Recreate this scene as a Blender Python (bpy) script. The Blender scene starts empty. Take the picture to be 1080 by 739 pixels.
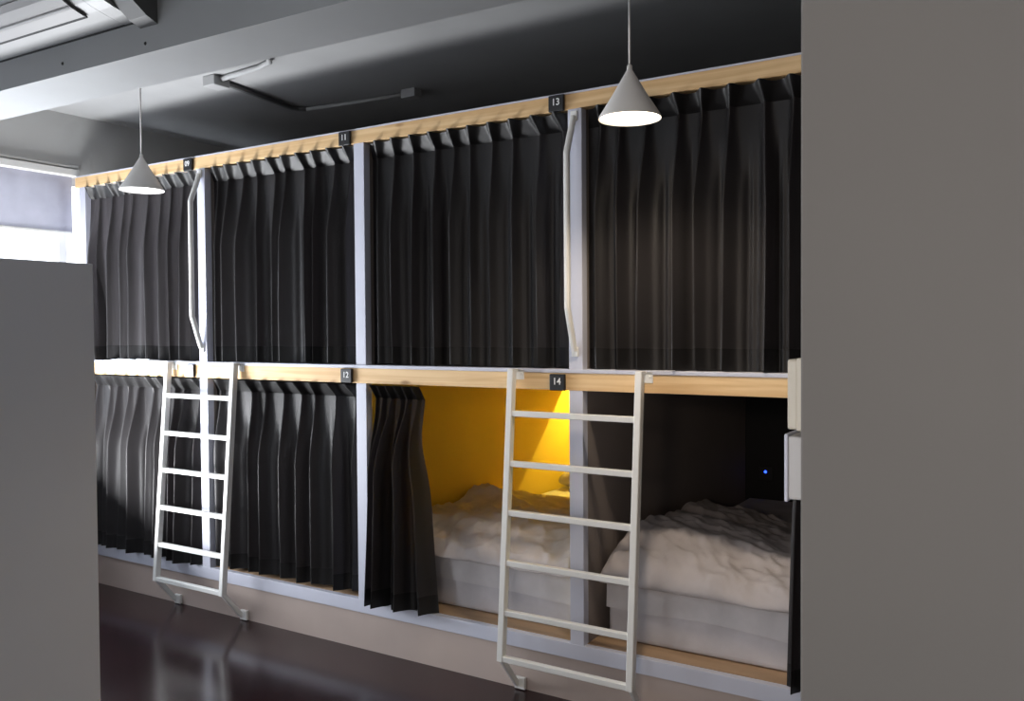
import bpy, bmesh, math, random
from mathutils import Vector, Matrix, noise
from math import sin, cos, pi, exp, radians

sc = bpy.context.scene
col = sc.collection

# ------------------------------------------------------------------ helpers
def obj(name, bm, mat, parent=None, smooth=False, label=None):
    me = bpy.data.meshes.new(name)
    bmesh.ops.recalc_face_normals(bm, faces=bm.faces[:]) if not smooth == 'keep' else None
    bm.to_mesh(me); bm.free()
    if mat: me.materials.append(mat)
    if smooth:
        for p in me.polygons: p.use_smooth = True
    o = bpy.data.objects.new(name, me); col.objects.link(o)
    if parent: o.parent = parent
    if label: o['label'] = label
    return o

def thing(name, label, cat, loc=(0, 0, 0), group=None):
    o = bpy.data.objects.new(name, None); col.objects.link(o)
    o.location = loc; o.empty_display_size = .05
    o['label'] = label; o['category'] = cat
    if group: o['group'] = group
    return o

def tag(o, label, cat, group=None):
    o['label'] = label; o['category'] = cat
    if group: o['group'] = group
    return o

def struct(o, label=None):
    o['kind'] = 'structure'
    if label: o['label'] = label
    return o

def box(bm, x0, x1, y0, y1, z0, z1, bev=0.0, seg=2):
    t = bmesh.new()
    bmesh.ops.create_cube(t, size=1)
    for v in t.verts:
        v.co = Vector(((x0 + x1) / 2 + v.co.x * (x1 - x0), (y0 + y1) / 2 + v.co.y * (y1 - y0), (z0 + z1) / 2 + v.co.z * (z1 - z0)))
    if bev > 0:
        bmesh.ops.bevel(t, geom=t.edges[:], offset=bev, segments=seg, affect='EDGES', profile=.5)
    me = bpy.data.meshes.new('t'); t.to_mesh(me); t.free(); bm.from_mesh(me); bpy.data.meshes.remove(me)
    return bm

def nbox(*a, **k): return box(bmesh.new(), *a, **k)

def prism(bm, pts, ax, a, b):
    """pts: 2-D outline in the plane across axis ax, extruded from a to b"""
    def mk(p, h):
        if ax == 'x': return Vector((h, p[0], p[1]))
        if ax == 'y': return Vector((p[0], h, p[1]))
        return Vector((p[0], p[1], h))
    A = [bm.verts.new(mk(p, a)) for p in pts]; B = [bm.verts.new(mk(p, b)) for p in pts]
    n = len(pts)
    bm.faces.new(A); bm.faces.new(B[::-1])
    for i in range(n):
        bm.faces.new((A[i], B[i], B[(i + 1) % n], A[(i + 1) % n]))
    return bm

def sweep(bm, pts, sec, up=Vector((0, 0, 1)), caps=True):
    """sweep a 2-D section along a polyline with mitred joints"""
    pts = [Vector(p) for p in pts]; rings = []
    for i, p in enumerate(pts):
        d0 = (p - pts[i - 1]).normalized() if i else (pts[1] - p).normalized()
        d1 = (pts[i + 1] - p).normalized() if i < len(pts) - 1 else d0
        d = (d0 + d1).normalized()
        k = 1 / max(.35, d.dot(d1))
        s = d.cross(up)
        if s.length < 1e-4: s = d.cross(Vector((1, 0, 0)))
        s.normalize(); n = s.cross(d).normalized()
        bend = (d1 - d0)
        ring = []
        for a, b in sec:
            off = s * a + n * b
            if bend.length > 1e-4:
                bb = bend.normalized(); off = off + bb * off.dot(bb) * (k - 1)
            ring.append(bm.verts.new(p + off))
        rings.append(ring)
    m = len(sec)
    for r0, r1 in zip(rings, rings[1:]):
        for i in range(m):
            bm.faces.new((r0[i], r0[(i + 1) % m], r1[(i + 1) % m], r1[i]))
    if caps:
        bm.faces.new(rings[0][::-1]); bm.faces.new(rings[-1])
    return bm

def circ(r, n=12): return [(r * cos(2 * pi * i / n), r * sin(2 * pi * i / n)) for i in range(n)]
def rect(w, h, c=.0025):
    w /= 2; h /= 2
    return [(-w + c, -h), (w - c, -h), (w, -h + c), (w, h - c), (w - c, h), (-w + c, h), (-w, h - c), (-w, -h + c)]

def lathe(bm, prof, n=48, c=(0, 0, 0)):
    rings = []
    for r, z in prof:
        if r < 1e-5: rings.append([bm.verts.new((c[0], c[1], c[2] + z))])
        else: rings.append([bm.verts.new((c[0] + r * cos(2 * pi * i / n), c[1] + r * sin(2 * pi * i / n), c[2] + z)) for i in range(n)])
    for a, b in zip(rings, rings[1:]):
        for i in range(n):
            j = (i + 1) % n
            if len(a) == 1 and len(b) == 1: continue
            if len(a) == 1: bm.faces.new((a[0], b[j], b[i]))
            elif len(b) == 1: bm.faces.new((a[i], a[j], b[0]))
            else: bm.faces.new((a[i], a[j], b[j], b[i]))
    return bm

# ------------------------------------------------------------------ materials
def mat(name, colr, rough=.6, spec=.5, metal=0, sheen=0, noise_amt=0, noise_scale=8, bump=0, bump_scale=60, emis=None, es=0, stretch=None):
    m = bpy.data.materials.new(name); m.use_nodes = True
    nt = m.node_tree; b = nt.nodes['Principled BSDF']
    b.inputs['Base Color'].default_value = (*colr, 1)
    b.inputs['Roughness'].default_value = rough
    b.inputs['Specular IOR Level'].default_value = spec
    b.inputs['Metallic'].default_value = metal
    b.inputs['Sheen Weight'].default_value = sheen
    tc = nt.nodes.new('ShaderNodeTexCoord'); src = tc.outputs['Object']
    if stretch:
        mp = nt.nodes.new('ShaderNodeMapping'); mp.inputs['Scale'].default_value = stretch
        nt.links.new(src, mp.inputs['Vector']); src = mp.outputs['Vector']
    if noise_amt:
        n = nt.nodes.new('ShaderNodeTexNoise'); n.inputs['Scale'].default_value = noise_scale; n.inputs['Detail'].default_value = 6
        r = nt.nodes.new('ShaderNodeMapRange'); r.inputs['From Min'].default_value = .3; r.inputs['From Max'].default_value = .7
        r.inputs['To Min'].default_value = 1 - noise_amt; r.inputs['To Max'].default_value = 1 + noise_amt
        x = nt.nodes.new('ShaderNodeVectorMath'); x.operation = 'SCALE'; x.inputs[0].default_value = colr
        nt.links.new(src, n.inputs['Vector']); nt.links.new(n.outputs['Fac'], r.inputs['Value'])
        nt.links.new(r.outputs['Result'], x.inputs['Scale']); nt.links.new(x.outputs['Vector'], b.inputs['Base Color'])
    if bump:
        n2 = nt.nodes.new('ShaderNodeTexNoise'); n2.inputs['Scale'].default_value = bump_scale; n2.inputs['Detail'].default_value = 4
        bp = nt.nodes.new('ShaderNodeBump'); bp.inputs['Strength'].default_value = bump; bp.inputs['Distance'].default_value = .01
        nt.links.new(src, n2.inputs['Vector']); nt.links.new(n2.outputs['Fac'], bp.inputs['Height']); nt.links.new(bp.outputs['Normal'], b.inputs['Normal'])
    if emis:
        b.inputs['Emission Color'].default_value = (*emis, 1); b.inputs['Emission Strength'].default_value = es
    return m

def wood_mat(name, light, dark, knot):
    """pine along X: stretched grain plus a few oval knots"""
    m = mat(name, light, rough=.55, spec=.35)
    nt = m.node_tree; b = nt.nodes['Principled BSDF']; L = nt.links
    tc = nt.nodes.new('ShaderNodeTexCoord')
    mp = nt.nodes.new('ShaderNodeMapping'); mp.inputs['Scale'].default_value = (1.1, 30, 30); L.new(tc.outputs['Object'], mp.inputs['Vector'])
    n = nt.nodes.new('ShaderNodeTexNoise'); n.inputs['Scale'].default_value = 1.6; n.inputs['Detail'].default_value = 5; n.inputs['Distortion'].default_value = .6
    L.new(mp.outputs['Vector'], n.inputs['Vector'])
    cr = nt.nodes.new('ShaderNodeValToRGB'); cr.color_ramp.elements[0].position = .36; cr.color_ramp.elements[0].color = (*dark, 1)
    cr.color_ramp.elements[1].position = .6; cr.color_ramp.elements[1].color = (*light, 1)
    L.new(n.outputs['Fac'], cr.inputs['Fac'])
    mp2 = nt.nodes.new('ShaderNodeMapping'); mp2.inputs['Scale'].default_value = (3.2, 4.5, 9); mp2.inputs['Location'].default_value = (.37, .2, .31); L.new(tc.outputs['Object'], mp2.inputs['Vector'])
    v = nt.nodes.new('ShaderNodeTexVoronoi'); v.inputs['Scale'].default_value = 1.0; L.new(mp2.outputs['Vector'], v.inputs['Vector'])
    r = nt.nodes.new('ShaderNodeMapRange'); r.interpolation_type = 'SMOOTHSTEP'
    r.inputs['From Min'].default_value = .04; r.inputs['From Max'].default_value = .13; r.inputs['To Min'].default_value = .85; r.inputs['To Max'].default_value = 0
    L.new(v.outputs['Distance'], r.inputs['Value'])
    mx = nt.nodes.new('ShaderNodeMix'); mx.data_type = 'RGBA'; mx.inputs['B'].default_value = (*knot, 1)
    L.new(r.outputs['Result'], mx.inputs['Factor']); L.new(cr.outputs['Color'], mx.inputs['A'])
    L.new(mx.outputs['Result'], b.inputs['Base Color'])
    return m

def cloth_mat(name, colr, trans=.15, rough=.42, sheen=.05, transcol=None):
    m = mat(name, colr, rough=rough, spec=.35, sheen=sheen, noise_amt=.18, noise_scale=5, bump=.12, bump_scale=420)
    nt = m.node_tree; b = nt.nodes['Principled BSDF']; out = nt.nodes['Material Output']
    t = nt.nodes.new('ShaderNodeBsdfTranslucent'); t.inputs['Color'].default_value = (*(transcol or colr), 1)
    mx = nt.nodes.new('ShaderNodeMixShader'); mx.inputs['Fac'].default_value = trans
    nt.links.new(b.outputs[0], mx.inputs[1]); nt.links.new(t.outputs[0], mx.inputs[2]); nt.links.new(mx.outputs[0], out.inputs['Surface'])
    return m

def glass_mat():
    m = bpy.data.materials.new('window_glass'); m.use_nodes = True; nt = m.node_tree
    nt.nodes.remove(nt.nodes['Principled BSDF'])
    t = nt.nodes.new('ShaderNodeBsdfTransparent'); t.inputs['Color'].default_value = (.96, .98, 1, 1)
    g = nt.nodes.new('ShaderNodeBsdfGlossy'); g.inputs['Roughness'].default_value = .02
    mx = nt.nodes.new('ShaderNodeMixShader'); mx.inputs['Fac'].default_value = .06
    nt.links.new(t.outputs[0], mx.inputs[1]); nt.links.new(g.outputs[0], mx.inputs[2])
    nt.links.new(mx.outputs[0], nt.nodes['Material Output'].inputs['Surface'])
    return m

M = {}
M['ceiling'] = mat('ceiling_paint', (.33, .33, .33), rough=.7, spec=.2, noise_amt=.10, noise_scale=1.6, bump=.15, bump_scale=5)
M['beam'] = mat('beam_paint', (.26, .265, .27), rough=.6, noise_amt=.05, noise_scale=3, bump=.08, bump_scale=9)
M['wall'] = mat('wall_paint', (.52, .52, .51), rough=.7, noise_amt=.04, noise_scale=2, bump=.05, bump_scale=30)
M['wallr'] = mat('wall_right_paint', (.17, .16, .15), rough=.75, noise_amt=.03, noise_scale=2.2, bump=.06, bump_scale=14)
M['partition'] = mat('partition_paint', (.78, .80, .86), rough=.6, noise_amt=.02, noise_scale=2)
M['pine'] = wood_mat('pine', (.80, .56, .30), (.66, .42, .20), (.30, .15, .05))
M['ply'] = mat('plywood', (.42, .28, .17), rough=.6, noise_amt=.15, noise_scale=3, stretch=(1, 6, 6))
M['kick'] = mat('kickboard_ply', (.46, .375, .335), rough=.65, noise_amt=.10, noise_scale=2.2, bump=.05, bump_scale=20)
M['lilac'] = mat('pale_lilac_paint', (.56, .575, .67), rough=.5, noise_amt=.03, noise_scale=5)
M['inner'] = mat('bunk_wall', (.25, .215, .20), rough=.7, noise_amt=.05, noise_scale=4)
M['innery'] = mat('bunk_wall_yellow', (.60, .44, .065), rough=.6, noise_amt=.03, noise_scale=4)
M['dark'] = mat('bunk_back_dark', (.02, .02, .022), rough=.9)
M['curtain'] = cloth_mat('curtain_fabric', (.020, .0180, .0190), trans=.18, transcol=(.26, .23, .24))
M['hem'] = cloth_mat('curtain_hem_fabric', (.0095, .0088, .0092), trans=.03)
M['white'] = mat('white_powder_coat', (.78, .78, .76), rough=.4, noise_amt=.02, noise_scale=10)
M['lampshade'] = mat('lamp_shade_enamel', (.70, .68, .66), rough=.45, noise_amt=.01)
M['lampin'] = mat('lamp_inner', (.9, .88, .84), rough=.5)
M['black'] = mat('black_plate', (.007, .007, .009), rough=.5, noise_amt=.1)
M['plate_glare_paint'] = mat('plate_glare_paint', (.72, .72, .78), rough=.3)  # glare on one plate, put in as a pale colour
M['number'] = mat('white_lettering', (.8, .8, .8), rough=.5)
M['sheet'] = cloth_mat('white_sheet', (.61, .585, .60), trans=.05, rough=.8, sheen=.1)
M['mattress'] = cloth_mat('mattress_cover', (.56, .54, .57), trans=.0, rough=.85, sheen=.1)
M['duvet'] = cloth_mat('duvet_cotton', (.53, .49, .495), trans=.05, rough=.8, sheen=.1)
M['pillow'] = cloth_mat('pillow_cotton', (.62, .55, .42), trans=.0, rough=.85, sheen=.1)
M['acbody'] = mat('ac_plastic', (.24, .24, .24), rough=.45, noise_amt=.02)
M['acvane'] = mat('ac_vane', (.15, .142, .14), rough=.5)
M['acshade'] = mat('ac_side_shade', (.09, .09, .09), rough=.6)  # dark tone for the unit's side and its shadow
M['slot'] = mat('dark_slot', (.012, .012, .012), rough=.8)
M['conduit'] = mat('conduit_paint', (.36, .36, .36), rough=.5)
M['conduitd'] = mat('conduit_grey', (.10, .10, .10), rough=.5)
M['switch'] = mat('switch_beige', (.56, .52, .44), rough=.45)
M['switchg'] = mat('switch_grey', (.46, .45, .45), rough=.45)
M['led'] = mat('blue_led', (.02, .05, .5), emis=(.02, .07, 1), es=5)
M['blind'] = cloth_mat('blind_fabric', (.36, .355, .42), trans=.085, rough=.8, sheen=0, transcol=(.80, .79, .88))
M['alu'] = mat('window_aluminium', (.75, .75, .77), rough=.4)
M['glass'] = glass_mat()
M['glow_w'] = mat('lamp_diffuser_warm', (.9, .85, .75), emis=(1, .84, .60), es=9)
M['glow_c'] = mat('lamp_diffuser_cool', (.9, .9, .9), emis=(1, .96, .92), es=4)
M['glow_y'] = mat('reading_bulb', (1, .9, .5), emis=(1, .75, .15), es=6)

def floor_mat():
    m = mat('floor_dark', (.024, .011, .013), rough=.22, spec=.5, noise_amt=.35, noise_scale=2.5, bump=.02, bump_scale=6)
    nt = m.node_tree; b = nt.nodes['Principled BSDF']
    n = nt.nodes.new('ShaderNodeTexNoise'); n.inputs['Scale'].default_value = 4; n.inputs['Detail'].default_value = 7
    r = nt.nodes.new('ShaderNodeMapRange'); r.inputs['From Min'].default_value = .35; r.inputs['From Max'].default_value = .65
    r.inputs['To Min'].default_value = .10; r.inputs['To Max'].default_value = .26
    nt.links.new(n.outputs['Fac'], r.inputs['Value']); nt.links.new(r.outputs['Result'], b.inputs['Roughness'])
    return m
M['floor'] = floor_mat()

# ------------------------------------------------------------------ key measures (metres)
ZC = 2.655                       # ceiling
ZT, ZTb = 2.300, 2.237           # top beam
ZM, ZMw, ZMb = 1.2656, 1.251, 1.185   # middle lip top, wood top, wood bottom
ZB, ZBb = .2255, .1658           # lower band
P = [-2.066, -1.0511, 0.0, 1.065, 2.135]   # post centres
PW = .0577
DEP = 2.05
XW = -2.16                       # window wall inner face

# ------------------------------------------------------------------ the room
struct(obj('floor', nbox(-2.6, 5.2, -6.2, 2.4, -.1, 0), M['floor']), 'dark brown polished floor')
struct(obj('ceiling', nbox(-2.6, 5.2, -6.2, 2.4, ZC, ZC + .1), M['ceiling']), 'grey painted ceiling')
# window wall with one long opening
WY0, WY1, WZ0, WZ1 = -2.7, 1.3, .85, 2.31
bm = bmesh.new()
box(bm, XW - .14, XW, -6.2, WY0, 0, ZC); box(bm, XW - .14, XW, WY1, 2.4, 0, ZC)
box(bm, XW - .14, XW, WY0, WY1, 0, WZ0); box(bm, XW - .14, XW, WY0, WY1, WZ1, ZC)
struct(obj('wall_left', bm, M['wall']))
struct(obj('wall_back', nbox(XW, 5.2, 2.12, 2.2, 0, ZC), M['wall']))
wx = 2.222
bm = nbox(wx, 5.2, -1.40, -1.27, 0, ZC, bev=.004)
struct(obj('wall_right', bm, M['wallr']), 'grey brown painted wall end standing in front of the bunks')
# ceiling beam (its axis runs a degree and a half off the bunks)
bm = bmesh.new()
def yf(x): return -1.16 + .0262 * (x + .693)
def yb(x): return -.929 + .0275 * (x + 1.137)
zb_ = 2.30
q = [bm.verts.new(v) for v in ((XW, yf(XW), zb_), (5.2, yf(5.2), zb_), (5.2, yb(5.2), zb_), (XW, yb(XW), zb_),
                               (XW, yf(XW), ZC), (5.2, yf(5.2), ZC), (5.2, yb(5.2), ZC), (XW, yb(XW), ZC))]
for f in ((0, 1, 2, 3), (4, 7, 6, 5), (0, 4, 5, 1), (3, 2, 6, 7), (0, 3, 7, 4), (1, 5, 6, 2)): bm.faces.new([q[i] for i in f])
struct(obj('trim_1', bm, M['beam']), 'grey painted ceiling beam')

# window: frame, mullions, panes
wroot = bpy.data.objects.new('window_1', None); col.objects.link(wroot); struct(wroot, 'bright window behind the half lowered blind')
bm = bmesh.new()
fx0, fx1 = XW - .10, XW - .05
box(bm, fx0, fx1, WY0, WY1, WZ0, WZ0 + .05); box(bm, fx0, fx1, WY0, WY1, WZ1 - .05, WZ1)
box(bm, fx0, fx1, WY0, WY0 + .05, WZ0, WZ1); box(bm, fx0, fx1, WY1 - .05, WY1, WZ0, WZ1)
struct(obj('window_frame', bm, M['alu'], wroot))
for yy in (-1.55, -.06, .62):
    struct(obj('mullion', nbox(fx0 - .01, fx1 + .005, yy, yy + .05, WZ0, WZ1, bev=.003), M['alu'], wroot))
struct(obj('pane', nbox(fx0 + .02, fx0 + .024, WY0 + .03, WY1 - .03, WZ0 + .03, WZ1 - .03), M['glass'], wroot))
struct(obj('window_sill', nbox(XW - .14, XW + .02, WY0, WY1, WZ0 - .03, WZ0, bev=.004), M['white'], wroot))

# roller blind
t = thing('roller_blind', 'pale lilac roller blind half lowered over the bright window', 'blind', (XW - .02, -1.2, 2.31))
def rb(x0, x1, y0, y1, z0, z1, bev=0): return nbox(x0 - t.location.x, x1 - t.location.x, y0 - t.location.y, y1 - t.location.y, z0 - t.location.z, z1 - t.location.z, bev=bev)
obj('head_rail', rb(XW - .045, XW + .025, -2.7, .03, 2.305, 2.345, .004), M['white'], t)
obj('guide_rail', rb(XW + .0, XW + .018, -2.7, .03, 2.352, 2.364, .003), M['white'], t)
bm = bmesh.new(); ny, nz = 60, 10; vs = []
for j in range(nz + 1):
    row = []
    for i in range(ny + 1):
        y = -2.65 + i / ny * 2.66; z = 2.306 - j / nz * .315
        row.append(bm.verts.new((XW - .02 + .003 * noise.noise(Vector((y * 2, z, 3))) - t.location.x, y - t.location.y, z - t.location.z)))
    vs.append(row)
for j in range(nz):
    for i in range(ny): bm.faces.new((vs[j][i], vs[j][i + 1], vs[j + 1][i + 1], vs[j + 1][i]))
obj('blind_fabric', bm, M['blind'], t, smooth=True)
obj('bottom_bar', rb(XW - .028, XW - .012, -2.65, .01, 1.978, 1.993, .003), M['white'], t)

# low partition near the camera
px, py = .318, -1.447
o = obj('partition_panel', nbox(px - .05, px, -4.2, py, 0, 1.605, bev=.003), M['partition'])
tag(o, 'plain mid grey half height partition panel in front of the window', 'partition')

# ------------------------------------------------------------------ bunk frame
B = thing('bunk_frame', 'two storey built-in bunk frame of pale posts and pine beams', 'bunk bed', (0, 0, 0))
xl, xr = -2.131, 2.19
bm = nbox(xl, xr, 0, .045, ZTb, ZT - .006, bev=.002)
tb = obj('top_beam', bm, M['pine'], B, label='knotty pine beam along the top')
obj('top_edge', nbox(xl, xr, -.002, .05, ZT - .006, ZT), M['lilac'], B, label='thin grey edge on top of pine beam')
obj('middle_beam', nbox(-2.1, xr, 0, .045, ZMb, ZMw, bev=.002), M['pine'], B, label='knotty pine beam between the two storeys')
obj('middle_lip', nbox(-2.1, xr, -.004, .06, ZMw, ZM, bev=.002), M['lilac'], B, label='thin white lip above the middle beam')
obj('lower_band', nbox(-2.1, xr, 0, .03, ZBb, ZB - .001, bev=.002), M['lilac'], B, label='pale lilac band along the foot of lower bunks')
for p in P:
    obj('post', nbox(p - PW / 2, p + PW / 2, .001, .04, ZMb + .08, ZTb, bev=.0015), M['lilac'], B)
    obj('post', nbox(p - PW / 2, p + PW / 2, .001, .04, ZB - .002, ZMb, bev=.0015), M['lilac'], B)
obj('kickboard', nbox(-2.1, xr, .012, .03, 0, ZBb), M['kick'], B, label='brownish plywood kickboard at the floor')
obj('floor_board', nbox(-2.1, xr, .03, DEP, ZB - .02, ZB), M['ply'], B, label='bare plywood platform under the mattresses')
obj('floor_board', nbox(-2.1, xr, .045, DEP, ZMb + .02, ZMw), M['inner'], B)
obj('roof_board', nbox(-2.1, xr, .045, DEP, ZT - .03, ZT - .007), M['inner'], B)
for k, p in enumerate(P):
    w = .022
    if k == 0:
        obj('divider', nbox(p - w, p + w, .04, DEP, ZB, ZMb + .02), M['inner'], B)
        continue
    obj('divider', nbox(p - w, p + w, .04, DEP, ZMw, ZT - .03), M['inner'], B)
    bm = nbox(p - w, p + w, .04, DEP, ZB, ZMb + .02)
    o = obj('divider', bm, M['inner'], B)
    if k == 2:
        # the side of this divider that faces the lit bunk is yellow
        o2 = obj('wall_lining', nbox(p + w, p + PW / 2, .04, DEP - .02, ZB, ZMb + .02), M['innery'], B, label='yellow wall lining of the lit bunk')
    if k == 3:
        obj('wall_lining', nbox(p - PW / 2, p - w, .04, DEP - .02, ZB, ZMb + .02), M['innery'], B, label='yellow wall lining of the lit bunk')
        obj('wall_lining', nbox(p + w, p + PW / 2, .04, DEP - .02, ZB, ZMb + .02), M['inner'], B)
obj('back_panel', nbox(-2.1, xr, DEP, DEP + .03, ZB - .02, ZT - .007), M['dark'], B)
obj('back_lining', nbox(PW / 2, P[3] - PW / 2, DEP - .02, DEP, ZB, ZMb + .02), M['innery'], B, label='yellow back lining of the lit bunk')
obj('ceiling_lining', nbox(PW / 2, P[3] - PW / 2, .045, DEP - .02, ZMb + .012, ZMb + .02), M['innery'], B, label='yellow ceiling lining of the lit bunk')

# ------------------------------------------------------------------ number plates
def text_mesh(s, size):
    cu = bpy.data.curves.new('t', 'FONT'); cu.body = s; cu.size = size; cu.align_x = 'CENTER'; cu.align_y = 'CENTER'; cu.extrude = .0004; cu.offset = .0004
    o = bpy.data.objects.new('t', cu); col.objects.link(o)
    dg = bpy.context.evaluated_depsgraph_get(); dg.update()
    me = bpy.data.meshes.new_from_object(o.evaluated_get(dg))
    bpy.data.objects.remove(o); bpy.data.curves.remove(cu)
    me.materials.clear(); me.materials.append(M['number'])
    me.transform(Matrix.Rotation(pi / 2, 4, 'X'))
    return me
for (x, z, s, lab) in ((-1.133, 2.262, '09', 'small black plate reading 09 on the top beam'), (-.072, 2.263, '11', 'small black plate reading 11 on the top beam'),
                       (.994, 2.264, '13', 'small black plate reading 13 on the top beam beside the lit lamp'), (-1.143, 1.220, '', 'small plate with glare painted as a pale face behind the far ladder top'),
                       (-.076, 1.217, '12', 'small black plate reading 12 on the middle beam'), (.992, 1.215, '14', 'small black plate reading 14 on the middle beam above lit bunk')):
    t = thing('number_plate', lab, 'number plate', (x, -.001, z), 'bunk number plates')
    obj('plate', nbox(-.033, .033, -.014, 0, -.031, .031, bev=.004, seg=3), M['black'], t)
    if s:
        me = text_mesh(s, .036); n = bpy.data.objects.new('numerals', me); col.objects.link(n); n.parent = t; n.location = (0, -.0146, .003)
        n['label'] = 'white numerals ' + s
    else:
        obj('painted_glare', nbox(-.031, .031, -.0155, -.0135, -.029, .029, bev=.0006), M['plate_glare_paint'], t, label='pale face painted as glare')  # glare on the plate painted as a pale sheet

# ------------------------------------------------------------------ curtains
def curtain(label, xl_f, xr_f, zt, zb, n, y0, seed, amp=.05, head=.062, hem=.075, ybot=0.0, drift=None, bulge=None, density=None, overhang=.22, soft=1.0, group='dark pleated bunk curtains'):
    rnd = random.Random(seed)
    a = [rnd.uniform(.75, 1.25) for _ in range(n + 1)]
    off = [rnd.uniform(-.17, .17) for _ in range(n + 1)]
    lean = [rnd.uniform(-.25, .15) for _ in range(n + 1)]
    dph = [rnd.uniform(-.25, .25) for _ in range(n + 1)]
    per = 22; nu = n * per
    H = zt - zb; vh = head / H; ve = 1 - hem / H
    levels = [vh * i / 8 for i in range(8)] + [vh + (ve - vh) * i / 40 for i in range(40)] + [ve + (1 - ve) * i / 6 for i in range(7)]
    def pt(i, v, extra=0.):
        s = i / nu * n; k = min(n - 1, int(s)); t = s - k - .5
        t0 = t - off[k] * min(1, v / vh)
        u = i / nu
        if v <= vh:
            q = v / vh; q = q * q * (3 - 2 * q)
            A = .036 * (1 - q) + .030 * q; wd = .20 * (1 - q) + .085 * q; base = -.046 * (1 - v / vh); ex = 2.2
        else:
            q = min(1, (v - vh) / (1 - vh) * 2.6); q = q * q * (3 - 2 * q)
            A = (.030 * (1 - q) + amp * 1.2 * q) * a[k]; wd = .085 * (1 - q) + .20 * soft * q; base = 0; ex = 1.5
            asym = (1 - .45 * q, 1 + .7 * q)
            t0 -= dph[k] * .35 * max(0, v - .2)
        edge = min(1, u * n * 1.2 + .25, (1 - u) * n * 1.2 + .25)
        wa = wd * (asym[0] if t0 < 0 else asym[1]) if v > vh else wd
        bump = exp(-abs(t0 / wa) ** ex)
        # secondary soft fold between pleats
        sec = .07 * exp(-((abs(t) - .36) / .09) ** 2) * (0 if v <= vh else q)
        y = y0 + base - A * (bump + sec) * edge + ybot * v
        w = max(0, v - vh)
        y += .008 * noise.noise(Vector((u * n * .9, v * 1.3, seed))) * min(1, w * 3)
        uu = u
        if v < vh: uu = u + .018 * (1 - u) * (1 - v / vh) * 1.2
        if density: uu = density(u, v)
        L, Rr = xl_f(v), xr_f(v); pitch = (Rr - L) / n
        x = L + uu * (Rr - L)
        x += pitch * bump * (lean[k] * min(1, w * 3) + (overhang * -1.6 * t0 if v > vh else 0))
        x += .006 * noise.noise(Vector((u * n * .7, v * 1.3, seed + 9))) * min(1, w * 3)
        if drift: x += drift(u, v)
        if bulge: y -= bulge(u, v)
        z = zt - v * H
        if v > .8: z += (.010 * noise.noise(Vector((u * n * .5, 0, seed))) + .006 * (bump - .5)) * (v - .8) / .2
        if v < vh: z += -.004 * (1 - v / vh) * (1 - bump)
        return Vector((x, y - extra, z))
    cx = (xl_f(0) + xr_f(0)) / 2
    root = thing('curtain', label, 'curtain', (cx, y0, zt), group)
    o0 = Vector((cx, y0, zt))
    def part(name, lv, m, extra=0., solid=None):
        bm = bmesh.new(); rows = [[bm.verts.new(pt(i, v, extra) - o0) for i in range(nu + 1)] for v in lv]
        for r0, r1 in zip(rows, rows[1:]):
            for i in range(nu): bm.faces.new((r0[i], r1[i], r1[i + 1], r0[i + 1]))
        return obj(name, bm, m, root, smooth='keep')
    part('heading', levels[:9], M['hem'])
    part('panel', levels[8:49], M['curtain'])
    part('hem', levels[48:], M['hem'])
    return root
K = lambda c: (lambda v: c)
e = PW / 2
ut, ub = ZTb - .004, ZM + .004
curtain('upper curtain under plate 09, beside the window, palest in the light', K(P[0] - .02), K(P[1] - e), ut, ub, 10, .060, 11, amp=.05, bulge=lambda u, v: .08 * min(1, v * 2) * exp(-((u - .075) / .028) ** 2),
        drift=lambda u, v: .20 * max(0, v - .05) * (1 - exp(-(u / .04) ** 2)) * exp(-(u / .13) ** 2))
curtain('closed upper curtain hanging under plate 11', K(P[1] + e), K(P[2] - e), ut, ub, 10, .060, 12, amp=.052)
curtain('closed upper curtain hanging under plate 13', K(P[2] + e), K(P[3] - e), ut, ub, 10, .060, 13, amp=.05)
curtain('upper curtain lit by the glowing pendant lamp beside right wall', K(P[3] + e), K(P[4] - e), ut, ub, 10, .060, 14, amp=.055)
lt, lb = ZMb - .004, ZB + .006
curtain('closed lower curtain behind the far ladder, next to the partition', K(P[0] + e), K(P[1] - e), lt, lb, 10, .055, 15, amp=.06, ybot=-.035)
curtain('closed lower curtain between the far ladder and plate 12', K(P[1] + e), K(P[2] - e), lt, lb + .008, 9, .06, 16, amp=.06, ybot=.01)
curtain('drawn back lower curtain bunched beside the yellow lit bunk', K(P[2] + e + .012), lambda v: .318 - .035 * exp(-((v - .25) / .15) ** 2) + .085 * v ** 1.3, lt, lb - .004, 6, .055, 17, amp=.085,
        density=lambda u, v: (1 - .75 * v) * u + .75 * v * (u ** 2.0), ybot=-.025, overhang=.3)
curtain('drawn back lower curtain bunched against the right wall edge', lambda v: 1.865 - .03 * v, K(P[4] - e), lt, lb - .004, 5, .045, 18, amp=.08, ybot=-.02, overhang=.3)

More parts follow.
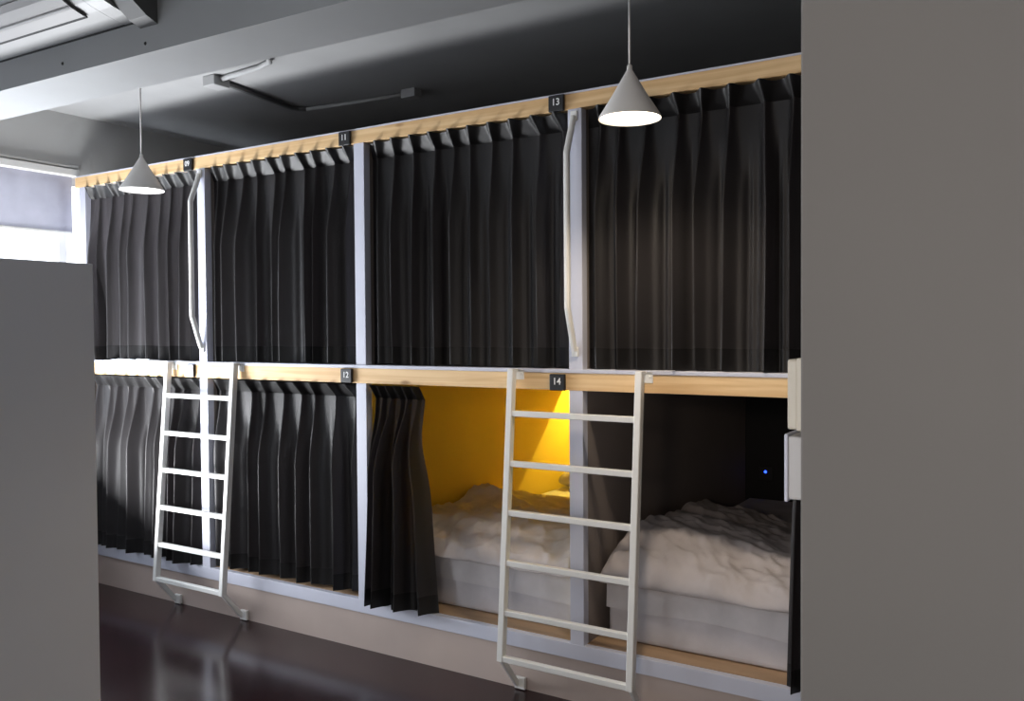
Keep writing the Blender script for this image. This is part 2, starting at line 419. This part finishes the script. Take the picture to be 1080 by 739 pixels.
# ------------------------------------------------------------------ ladders
def ladder(label, x0, x1, rung_z):
    t = thing('ladder', label, 'ladder', (x0, -.05, 0), 'white bunk ladders')
    W = x1 - x0
    zt, yt, zb, yb_ = 1.262, -.026, .150, -.118
    def at(z): return yt + (yb_ - yt) * (zt - z) / (zt - zb)
    O = Vector((x0, -.05, 0))
    def loc(x, y, z): return Vector((x0 + x, y, z)) - O
    for x in (0, W):
        obj('rail', sweep(bmesh.new(), [loc(x, yt, zt), loc(x, yb_, zb)], rect(.026, .030), up=Vector((0, 1, 0))), M['white'], t)
    for z in rung_z:
        obj('rung', sweep(bmesh.new(), [loc(.012, at(z), z), loc(W - .012, at(z), z)], rect(.024, .022), up=Vector((0, 0, 1))), M['white'], t)
    obj('rung', sweep(bmesh.new(), [loc(.012, yb_, zb + .011), loc(W - .012, yb_, zb + .011)], rect(.024, .022)), M['white'], t)
    for x in (0, W):
        obj('brace', sweep(bmesh.new(), [loc(x, yb_ + .004, zb + .004), loc(x, -.004, .022)], rect(.022, .016), up=Vector((1, 0, 0))), M['white'], t)
        obj('foot_plate', nbox(x - .012, x + .035, .046 - .002, .046 + .014, .004, .05, bev=.002), M['white'], t)
        # bracket that fixes the rail to the middle beam
        bm = nbox(x - .016, x + .040, .046, .0505, 1.222, 1.262, bev=.001)
        box(bm, x - .014, x + .014, .02, .05, 1.252, 1.264, bev=.001)
        lathe_b = bmesh.new(); lathe(lathe_b, [(0, .003), (.005, .002), (.006, 0)], n=10)
        lathe_b.transform(Matrix.Translation((x + .028, .046, 1.242)) @ Matrix.Rotation(pi / 2, 4, 'X'))
        me = bpy.data.meshes.new('t'); lathe_b.to_mesh(me); lathe_b.free(); bm.from_mesh(me); bpy.data.meshes.remove(me)
        obj('bracket', bm, M['white'], t)
    return t
RZ = (1.092, .900, .712, .522, .334)
ladder('white metal ladder at the closed lower curtains, nearer the window', -1.290, -.788, RZ)
ladder('white metal ladder in front of the two open lower bunks', .800, 1.336, RZ)

# ------------------------------------------------------------------ grab handles on the posts
for p, lab in ((P[1], 'bent white grab handle on the post under plate 09'), (P[3], 'bent white grab handle on the post beside the glowing lamp')):
    t = thing('grab_handle', lab, 'handle', (p, 0, 1.77), 'white grab handles')
    zt, zb = 2.205 - 1.77, 1.335 - 1.77
    bm = sweep(bmesh.new(), [(0, -.008, zt), (0, -.018, zt - .03), (0, -.062, zt - .14), (0, -.062, zb + .16), (0, -.016, zb + .02), (0, -.008, zb)], rect(.024, .020, .005), up=Vector((1, 0, 0)))
    obj('bar', bm, M['white'], t)
    for z in (zt + .004, zb - .004):
        obj('mounting_plate', nbox(-.014, .014, -.008, .0005, z - .018, z + .018, bev=.002), M['white'], t)

# ------------------------------------------------------------------ pendant lamps
def pendant(label, x, y, glow):
    zb = 2.062; t = thing('pendant_lamp', label, 'lamp', (x, y, zb), 'white cone pendant lamps')
    R_, Hh = .0965, .150
    prof = [(R_ - .003, .006), (R_ - .0005, .001), (R_, .0), (R_, .006), (R_ * .55, .075), (.012, .145), (.009, Hh), (.008, Hh + .014), (.006, Hh + .016), (0, Hh + .016)]
    obj('shade', lathe(bmesh.new(), prof, 64), M['lampshade'], t, smooth=True)
    prof = [(R_ - .003, .006), (R_ * .55 - .004, .072), (.012, .13), (0, .13)]
    obj('shade_lining', lathe(bmesh.new(), prof, 64), M['lampin'], t, smooth=True)
    obj('diffuser', lathe(bmesh.new(), [(0, .006), (R_ * .6, .006), (R_ - .004, .009)], 64), glow, t, smooth=True, label='glowing white diffuser disc')
    obj('cord', sweep(bmesh.new(), [(0, 0, Hh + .012), (0, 0, ZC - zb - .02)], circ(.0035, 8)), M['lampshade'], t, smooth=True)
    obj('ceiling_rose', lathe(bmesh.new(), [(0, ZC - zb - .03), (.02, ZC - zb - .03), (.03, ZC - zb - .022), (.03, ZC - zb - .0005), (0, ZC - zb - .0005)], 24), M['lampshade'], t)
    return t
pendant('white cone pendant lamp in front of the curtain by the window', -.953, -.40, M['glow_c'])
pendant('glowing white cone pendant lamp in front of right wall curtain', 1.468, -.40, M['glow_w'])

# ------------------------------------------------------------------ air conditioner on the beam front
t = thing('air_conditioner', 'grey wall mounted air conditioner fixed to the ceiling beam', 'air conditioner', (.106, -1.139, 2.406))
ang = math.atan(.0262); t.rotation_euler = (0, 0, ang)
prof = [(0.001, 0), (-.05, .008), (-.095, .017), (-.14, .030), (-.19, .055), (-.235, .10), (-.26, .16), (-.265, .24), (-.22, .275), (0.001, .275)]
obj('body', prism(bmesh.new(), prof, 'x', -2.2, -.075), M['acbody'], t)
obj('end_cap', prism(bmesh.new(), [(y * 1.0 - .0, z - .001) for y, z in prof], 'x', -.072, 0), M['acbody'], t)
obj('side_and_shadow', prism(bmesh.new(), [(.001, -.025), (-.04, -.01), (-.13, .05), (-.17, .15), (-.17, .25), (.001, .25)], 'x', .001, .085), M['acshade'], t)  # end side, widened and darkened to include the unit's shadow on the beam
vane = [(-.100, .0135), (-.140, .0255), (-.190, .050), (-.205, .066), (-.209, .060), (-.192, .044), (-.141, .0200), (-.101, .0085)]
obj('vane', prism(bmesh.new(), vane, 'x', -2.15, -.135), M['acvane'], t, label='brownish grey air outlet vane')
obj('slot', prism(bmesh.new(), [(-.090, .012), (-.099, .016), (-.099, .010), (-.090, .0075)], 'x', -2.15, -.135), M['slot'], t, label='dark slot beside the vane')
obj('vane_rib', prism(bmesh.new(), [(-.150, .0205), (-.153, .0225), (-.154, .0205), (-.151, .0185)], 'x', -2.15, -.135), M['acbody'], t)
obj('bottom_seam', prism(bmesh.new(), [(.0005, -.004), (-.004, -.003), (-.004, .002), (.0005, .002)], 'x', -2.2, 0), M['slot'], t)
# anchor holes in the beam face below it
for x, z in ((-.308, 2.338), (.130, 2.331)):
    bm = lathe(bmesh.new(), [(0, .004), (.004, .003), (.006, 0)], 12); bm.transform(Matrix.Translation((x, yf(x), z)) @ Matrix.Rotation(pi / 2, 4, 'X'))
    tag(obj('anchor_bolt', bm, M['slot']), 'small dark anchor bolt in the ceiling beam face, ' + ('nearer the window' if x < 0 else 'below the air conditioner end'), 'bolt', 'anchor bolts in the beam')

# ------------------------------------------------------------------ conduit on the ceiling
t = thing('ceiling_conduit', 'painted conduit with two junction boxes on the ceiling above bunks', 'conduit', (-.88, -.03, ZC))
O = Vector(t.location)
def W(*p): return Vector(p) - O
zc = ZC - .014
obj('junction_box', nbox(-.045, .04, -.05, .045, -.05, -.0005, bev=.004), M['conduit'], t, label='pale junction box beside the beam')
obj('pipe', sweep(bmesh.new(), [W(-.885, .01, zc), W(-.965, .54, zc), W(-.955, .58, zc), W(-.92, .605, zc)], rect(.026, .02, .004)), M['conduitd'], t, label='dark conduit run across the ceiling')
obj('pipe', sweep(bmesh.new(), [W(-.92, .605, zc), W(-.60, .645, zc), W(-.25, .665, zc)], circ(.010, 10)), M['conduit'], t, smooth=True)
obj('junction_box', nbox(.61, .70, .655, .715, -.045, -.0005, bev=.004), M['conduit'], t, label='pale box at the far end of conduit')
obj('pipe', sweep(bmesh.new(), [W(-.84, -.035, zc), W(-.55, -.06, zc), W(-.45, -.09, zc), W(-.35, -.20, zc), W(-.15, -.36, zc)], circ(.013, 10)), M['conduit'], t, smooth=True)

# ------------------------------------------------------------------ devices on the end of the right wall
t = thing('light_switch', 'beige light switch on the end of the right wall, upper one', 'switch', (wx, -1.335, 1.30))
obj('backplate', nbox(-.012, .0, -.042, .042, -.062, .062, bev=.002), M['switch'], t)
obj('housing', nbox(-.028, -.010, -.040, .040, -.060, .060, bev=.004), M['switch'], t)
obj('rocker', nbox(-.031, -.024, -.024, .024, -.020, .050, bev=.003), M['switch'], t)
t = thing('control_panel', 'grey control panel on the end of the right wall below switch', 'control panel', (wx, -1.335, 1.175))
obj('housing', nbox(-.026, .001, -.044, .044, -.054, .054, bev=.003), M['switchg'], t)
obj('front_cover', nbox(-.031, -.025, -.048, .048, -.058, .058, bev=.002), M['lilac'], t)

# ------------------------------------------------------------------ beds
def slab(nx, ny, f_top, f_bot, x0, x1, y0, y1, cx, round_=.035):
    """closed cushion: superellipse edge, top and bottom height functions"""
    bm = bmesh.new()
    def edge(u): # 0..1 -> thickness factor near the rim
        d = min(u, 1 - u) ; return d
    top = []; bot = []
    for j in range(ny + 1):
        rt = []; rb_ = []
        for i in range(nx + 1):
            # ease sampling towards the rims
            u = i / nx; v = j / ny
            u = .5 - .5 * cos(pi * u) * (1 - .25 * sin(pi * u) ** 2); v = .5 - .5 * cos(pi * v) * (1 - .25 * sin(pi * v) ** 2)
            x = x0 + u * (x1 - x0); y = y0 + v * (y1 - y0)
            d = min(x - x0, x1 - x, y - y0, y1 - y)
            k = 1 if d >= round_ else math.sqrt(max(0, 1 - (1 - d / round_) ** 2))
            zt, zb = f_top(x, y), f_bot(x, y); zm = zb + (zt - zb) * .42
            rt.append(bm.verts.new((x - cx[0], y - cx[1], zm + (zt - zm) * k - cx[2])))
            rb_.append(rt[-1] if (i in (0, nx) or j in (0, ny)) else bm.verts.new((x - cx[0], y - cx[1], zm - (zm - zb) * k - cx[2])))
        top.append(rt); bot.append(rb_)
    for j in range(ny):
        for i in range(nx):
            bm.faces.new((top[j][i], top[j][i + 1], top[j + 1][i + 1], top[j + 1][i]))
            q = (bot[j][i], bot[j + 1][i], bot[j + 1][i + 1], bot[j][i + 1])
            if len(set(q)) == 4 and not all(v in (top[j][i], top[j][i + 1], top[j + 1][i + 1], top[j + 1][i]) for v in q): bm.faces.new(q)
    return bm

def ridged(x, y, s, seed):
    v = 0; a = 1
    for o in range(3):
        v += a * (1 - abs(noise.noise(Vector((x * s, y * s, seed + o * 7)))) * 2.4); a *= .5; s *= 2.05
    return v / 1.75

def bed(name_lab, x0, x1, seed):
    """mattress on the platform with a tucked sheet over its top"""
    y0, y1 = .125, 1.99; zt = .450
    t = thing('mattress', name_lab, 'mattress', ((x0 + x1) / 2, 1, ZB))
    c = ((x0 + x1) / 2, 1, ZB)
    def wob(x, z): return .005 * noise.noise(Vector((x * 3, z * 14, seed)))
    bm = nbox(x0 - c[0], x1 - c[0], y0 - 1, y1 - 1, .001, zt - ZB - .01, bev=.02, seg=4)
    obj('mattress_core', bm, M['mattress'], t, smooth=False)
    # front face with slack cloth, top sheet folded over the front edge
    bm = bmesh.new(); nx = 90; rows = []
    prof = []
    for j in range(9): prof.append(('f', j / 8))
    for j in range(1, 6): prof.append(('r', j / 5))
    for j in range(1, 30): prof.append(('t', j / 29))
    for kind, q in prof:
        row = []
        for i in range(nx + 1):
            x = x0 - .002 + i / nx * (x1 - x0 + .004)
            hang = .105 + .022 * noise.noise(Vector((x * 2.2, seed, 2))) + .03 * max(0, (x - x0) / (x1 - x0) - .3)
            if kind == 'f':
                z = zt + .004 - .03 - (hang - .03) * (1 - q); y = y0 - .007 + .004 * noise.noise(Vector((x * 5, z * 10, seed))) - .004 * (1 - q)
            elif kind == 'r':
                a = q * pi / 2; z = zt + .004 - .03 + .03 * sin(a); y = y0 - .007 + .03 * (1 - cos(a))
            else:
                y = y0 + .023 + q * (y1 - y0 - .03); z = zt + .004 + .004 * noise.noise(Vector((x * 3, y * 3, seed)))
            row.append(bm.verts.new((x - c[0], y - 1, z - ZB)))
        rows.append(row)
    for r0, r1 in zip(rows, rows[1:]):
        for i in range(nx): bm.faces.new((r0[i], r0[i + 1], r1[i + 1], r1[i]))
    obj('sheet', bm, M['sheet'], t, smooth=True, label='white sheet folded over the mattress edge')
    return t

bed('white mattress with tucked sheet in the yellow lit bunk', .050, .985, 3)
bed('white mattress with tucked sheet in the unlit bunk', 1.135, 2.075, 8)

# duvet in the lit bunk, pushed into a crumpled heap towards the far side
def top_a(x, y):
    base = .568 - .058 * min(1, max(0, (y - .35) / .6)) + .022 * noise.noise(Vector((x * 3, y * 2.5, 1)))
    front = max(0, 1 - (y - .09) / .25)
    base -= .085 * front ** 1.6
    heap = .10 * exp(-((y - .80) / .13) ** 2 - ((x - .13) / .15) ** 2) + .012 * exp(-((y - 1.08) / .08) ** 2)
    cr = ridged(x * 1.0 + .3 * y, y, 4.0, 4)
    return base + heap * (.75 + .35 * cr) + .022 * cr * (.5 + .5 * min(1, max(0, y - .1) * 2)) + .016 * ridged(x + .6 * y, y - .3 * x, 8.5, 9) ** 2 * (1 if y < .9 else .5)
def bot_a(x, y): return .460 if y > .16 else .460 - .03 * (1 - (y - .07) / .09)
c = (.52, .6, .455)
o = obj('duvet', slab(130, 130, top_a, bot_a, .040, .995, .075, 1.20, c, .055), M['duvet'], None, smooth=True); o.location = c
tag(o, 'rumpled white duvet heaped up in the yellow lit bunk', 'duvet')

def top_b(x, y):
    base = .590 - .055 * min(1, max(0, (y - .55) / .6)) - .03 * max(0, (x - 1.4) / .6) + .05 * noise.noise(Vector((x * 2.2, y * 2.0, 5))) + .035 * exp(-((x - 1.38) / .2) ** 2 - ((y - .55) / .35) ** 2)
    front = max(0, 1 - (y - .09) / .30)
    base -= .085 * front ** 1.6
    cr = ridged(x * .8, y * 1.2 + .35 * x, 3.2, 14)
    return base + .030 * cr + .015 * ridged(x + .3 * y, y + .4 * x, 8, 19) ** 2
c = (1.6, .9, .455)
o = obj('duvet', slab(130, 150, top_b, bot_a, 1.118, 2.085, .075, 1.22, c, .055), M['duvet'], None, smooth=True); o.location = c
tag(o, 'white duvet spread over the bed in the dark open bunk', 'duvet')

# pillow at the far end of the lit bunk
def ptop(x, y): return .56 + .02 * noise.noise(Vector((x * 6, y * 6, 2)))
c = (.4, 1.82, .46)
o = obj('pillow', slab(40, 30, lambda x, y: .585 + .02 * sin(pi * (x - .1) / .6) + .006 * noise.noise(Vector((x * 8, y * 8, 2))), lambda x, y: .458, .075, .70, 1.66, 1.97, c, .11), M['pillow'], None, smooth=True); o.location = c
tag(o, 'plump pillow at the far end of the yellow lit bunk', 'pillow')

# shaded reading light under the ceiling of the lit bunk: bulb behind a flat shade board
t = thing('reading_lamp', 'shaded reading lamp glowing under the ceiling of the yellow lit bunk', 'lamp', (.30, 1.84, ZMb + .012))
bm = nbox(-.262, .45, -.046, -.038, -.151, 0, bev=.001)
obj('shade', bm, M['white'], t)
obj('ceiling_plate', nbox(-.262, .45, -.038, .12, -.010, 0, bev=.001), M['white'], t)
obj('socket', lathe(bmesh.new(), [(0, -.010), (.02, -.010), (.02, -.05), (.012, -.056), (0, -.056)], 20, (.26, .04, 0)), M['white'], t, smooth=False)
obj('bulb', lathe(bmesh.new(), [(0, -.092), (.014, -.088), (.021, -.076), (.018, -.062), (.011, -.054), (0, -.054)], 20, (.26, .04, 0)), M['glow_y'], t, smooth=True)

# blue indicator on the dark bunk's back wall
t = thing('wall_socket', 'dark socket with a glowing blue light in the unlit bunk', 'socket', (1.205, DEP, .592))
obj('socket_plate', nbox(-.04, .04, -.010, 0, -.04, .04, bev=.003), M['black'], t)
bm = lathe(bmesh.new(), [(0, .004), (.006, .003), (.008, 0)], 16); bm.transform(Matrix.Translation((0, -.010, .008)) @ Matrix.Rotation(pi / 2, 4, 'X'))
obj('indicator_light', bm, M['led'], t, smooth=True, label='glowing blue indicator')

# ------------------------------------------------------------------ light
def light(name, typ, loc, energy, colr, rot=(0, 0, 0), **k):
    l = bpy.data.lights.new(name, typ); l.energy = energy; l.color = colr
    for a, b in k.items(): setattr(l, a, b)
    o = bpy.data.objects.new(name, l); col.objects.link(o); o.location = loc; o.rotation_euler = rot
    return o
# pendant lamps
light('pendant_glow', 'SPOT', (1.468, -.40, 2.060), 40, (1, .83, .64), (0, 0, 0), spot_size=radians(140), spot_blend=.7, shadow_soft_size=.06)
light('pendant_glow', 'SPOT', (-.953, -.40, 2.060), 5, (1, .93, .85), (0, 0, 0), spot_size=radians(140), spot_blend=.7, shadow_soft_size=.06)
# reading lamp in the yellow bunk
light('reading_glow', 'POINT', (.44, 1.88, 1.125), 23, (1, .76, .15), shadow_soft_size=.003)
# added unseen fill light, low down behind the camera
light('room_fill', 'AREA', (3.4, -5.8, .95), 24, (1, .95, .90), (radians(84), 0, radians(8)), shape='RECTANGLE', size=3.2, size_y=1.3)

# added unseen area light behind the partition, standing in for bounced window daylight
light('window_bounce_fill', 'AREA', (-1.74, -.76, .62), 84, (.95, .97, 1.0), Vector((.50, .20, 1)).to_track_quat('-Z', 'Y').to_euler(), shape='RECTANGLE', size=.6, size_y=.8)

# added unseen warm spot behind the camera, brightening the right wall edge
light('warm_fill_spot', 'SPOT', (2.55, -4.6, 1.75), 85, (1, .80, .62), (Vector((2.2, -1.4, 1.42)) - Vector((2.55, -4.6, 1.75))).to_track_quat('-Z', 'Y').to_euler(), spot_size=radians(48), spot_blend=1, shadow_soft_size=.15)

# overcast daylight: bright on the window side of the building, weak elsewhere
w = bpy.data.worlds.new('world'); sc.world = w; w.use_nodes = True
nt = w.node_tree; bg = nt.nodes['Background']; bg.inputs['Color'].default_value = (.90, .94, 1.0, 1)
tc = nt.nodes.new('ShaderNodeTexCoord'); sx = nt.nodes.new('ShaderNodeSeparateXYZ'); mr = nt.nodes.new('ShaderNodeMapRange')
nt.links.new(tc.outputs['Generated'], sx.inputs[0]); nt.links.new(sx.outputs['X'], mr.inputs['Value'])
mr.inputs['From Min'].default_value = -.05; mr.inputs['From Max'].default_value = -.35; mr.inputs['To Min'].default_value = .07; mr.inputs['To Max'].default_value = 6.0
nt.links.new(mr.outputs['Result'], bg.inputs['Strength'])

# ------------------------------------------------------------------ camera
f, yaw, pitch, roll = 911.53, .5572, .023, -.0068
fw = Vector((-sin(yaw) * cos(pitch), cos(yaw) * cos(pitch), -sin(pitch))); r = Vector((cos(yaw), sin(yaw), 0)); u = r.cross(fw)
r2 = cos(roll) * r + sin(roll) * u; u2 = -sin(roll) * r + cos(roll) * u
cam = bpy.data.cameras.new('camera'); co = bpy.data.objects.new('camera', cam); col.objects.link(co)
cam.sensor_fit = 'HORIZONTAL'; cam.sensor_width = 36; cam.lens = f / 1080 * 36; cam.clip_start = .02
m = Matrix((r2, u2, -fw)).transposed().to_4x4(); m.translation = Vector((2.575, -2.874, 1.412)); co.matrix_world = m
sc.camera = co
sc.view_settings.view_transform = 'Standard'
sc.view_settings.look = 'None'
sc.view_settings.exposure = 0
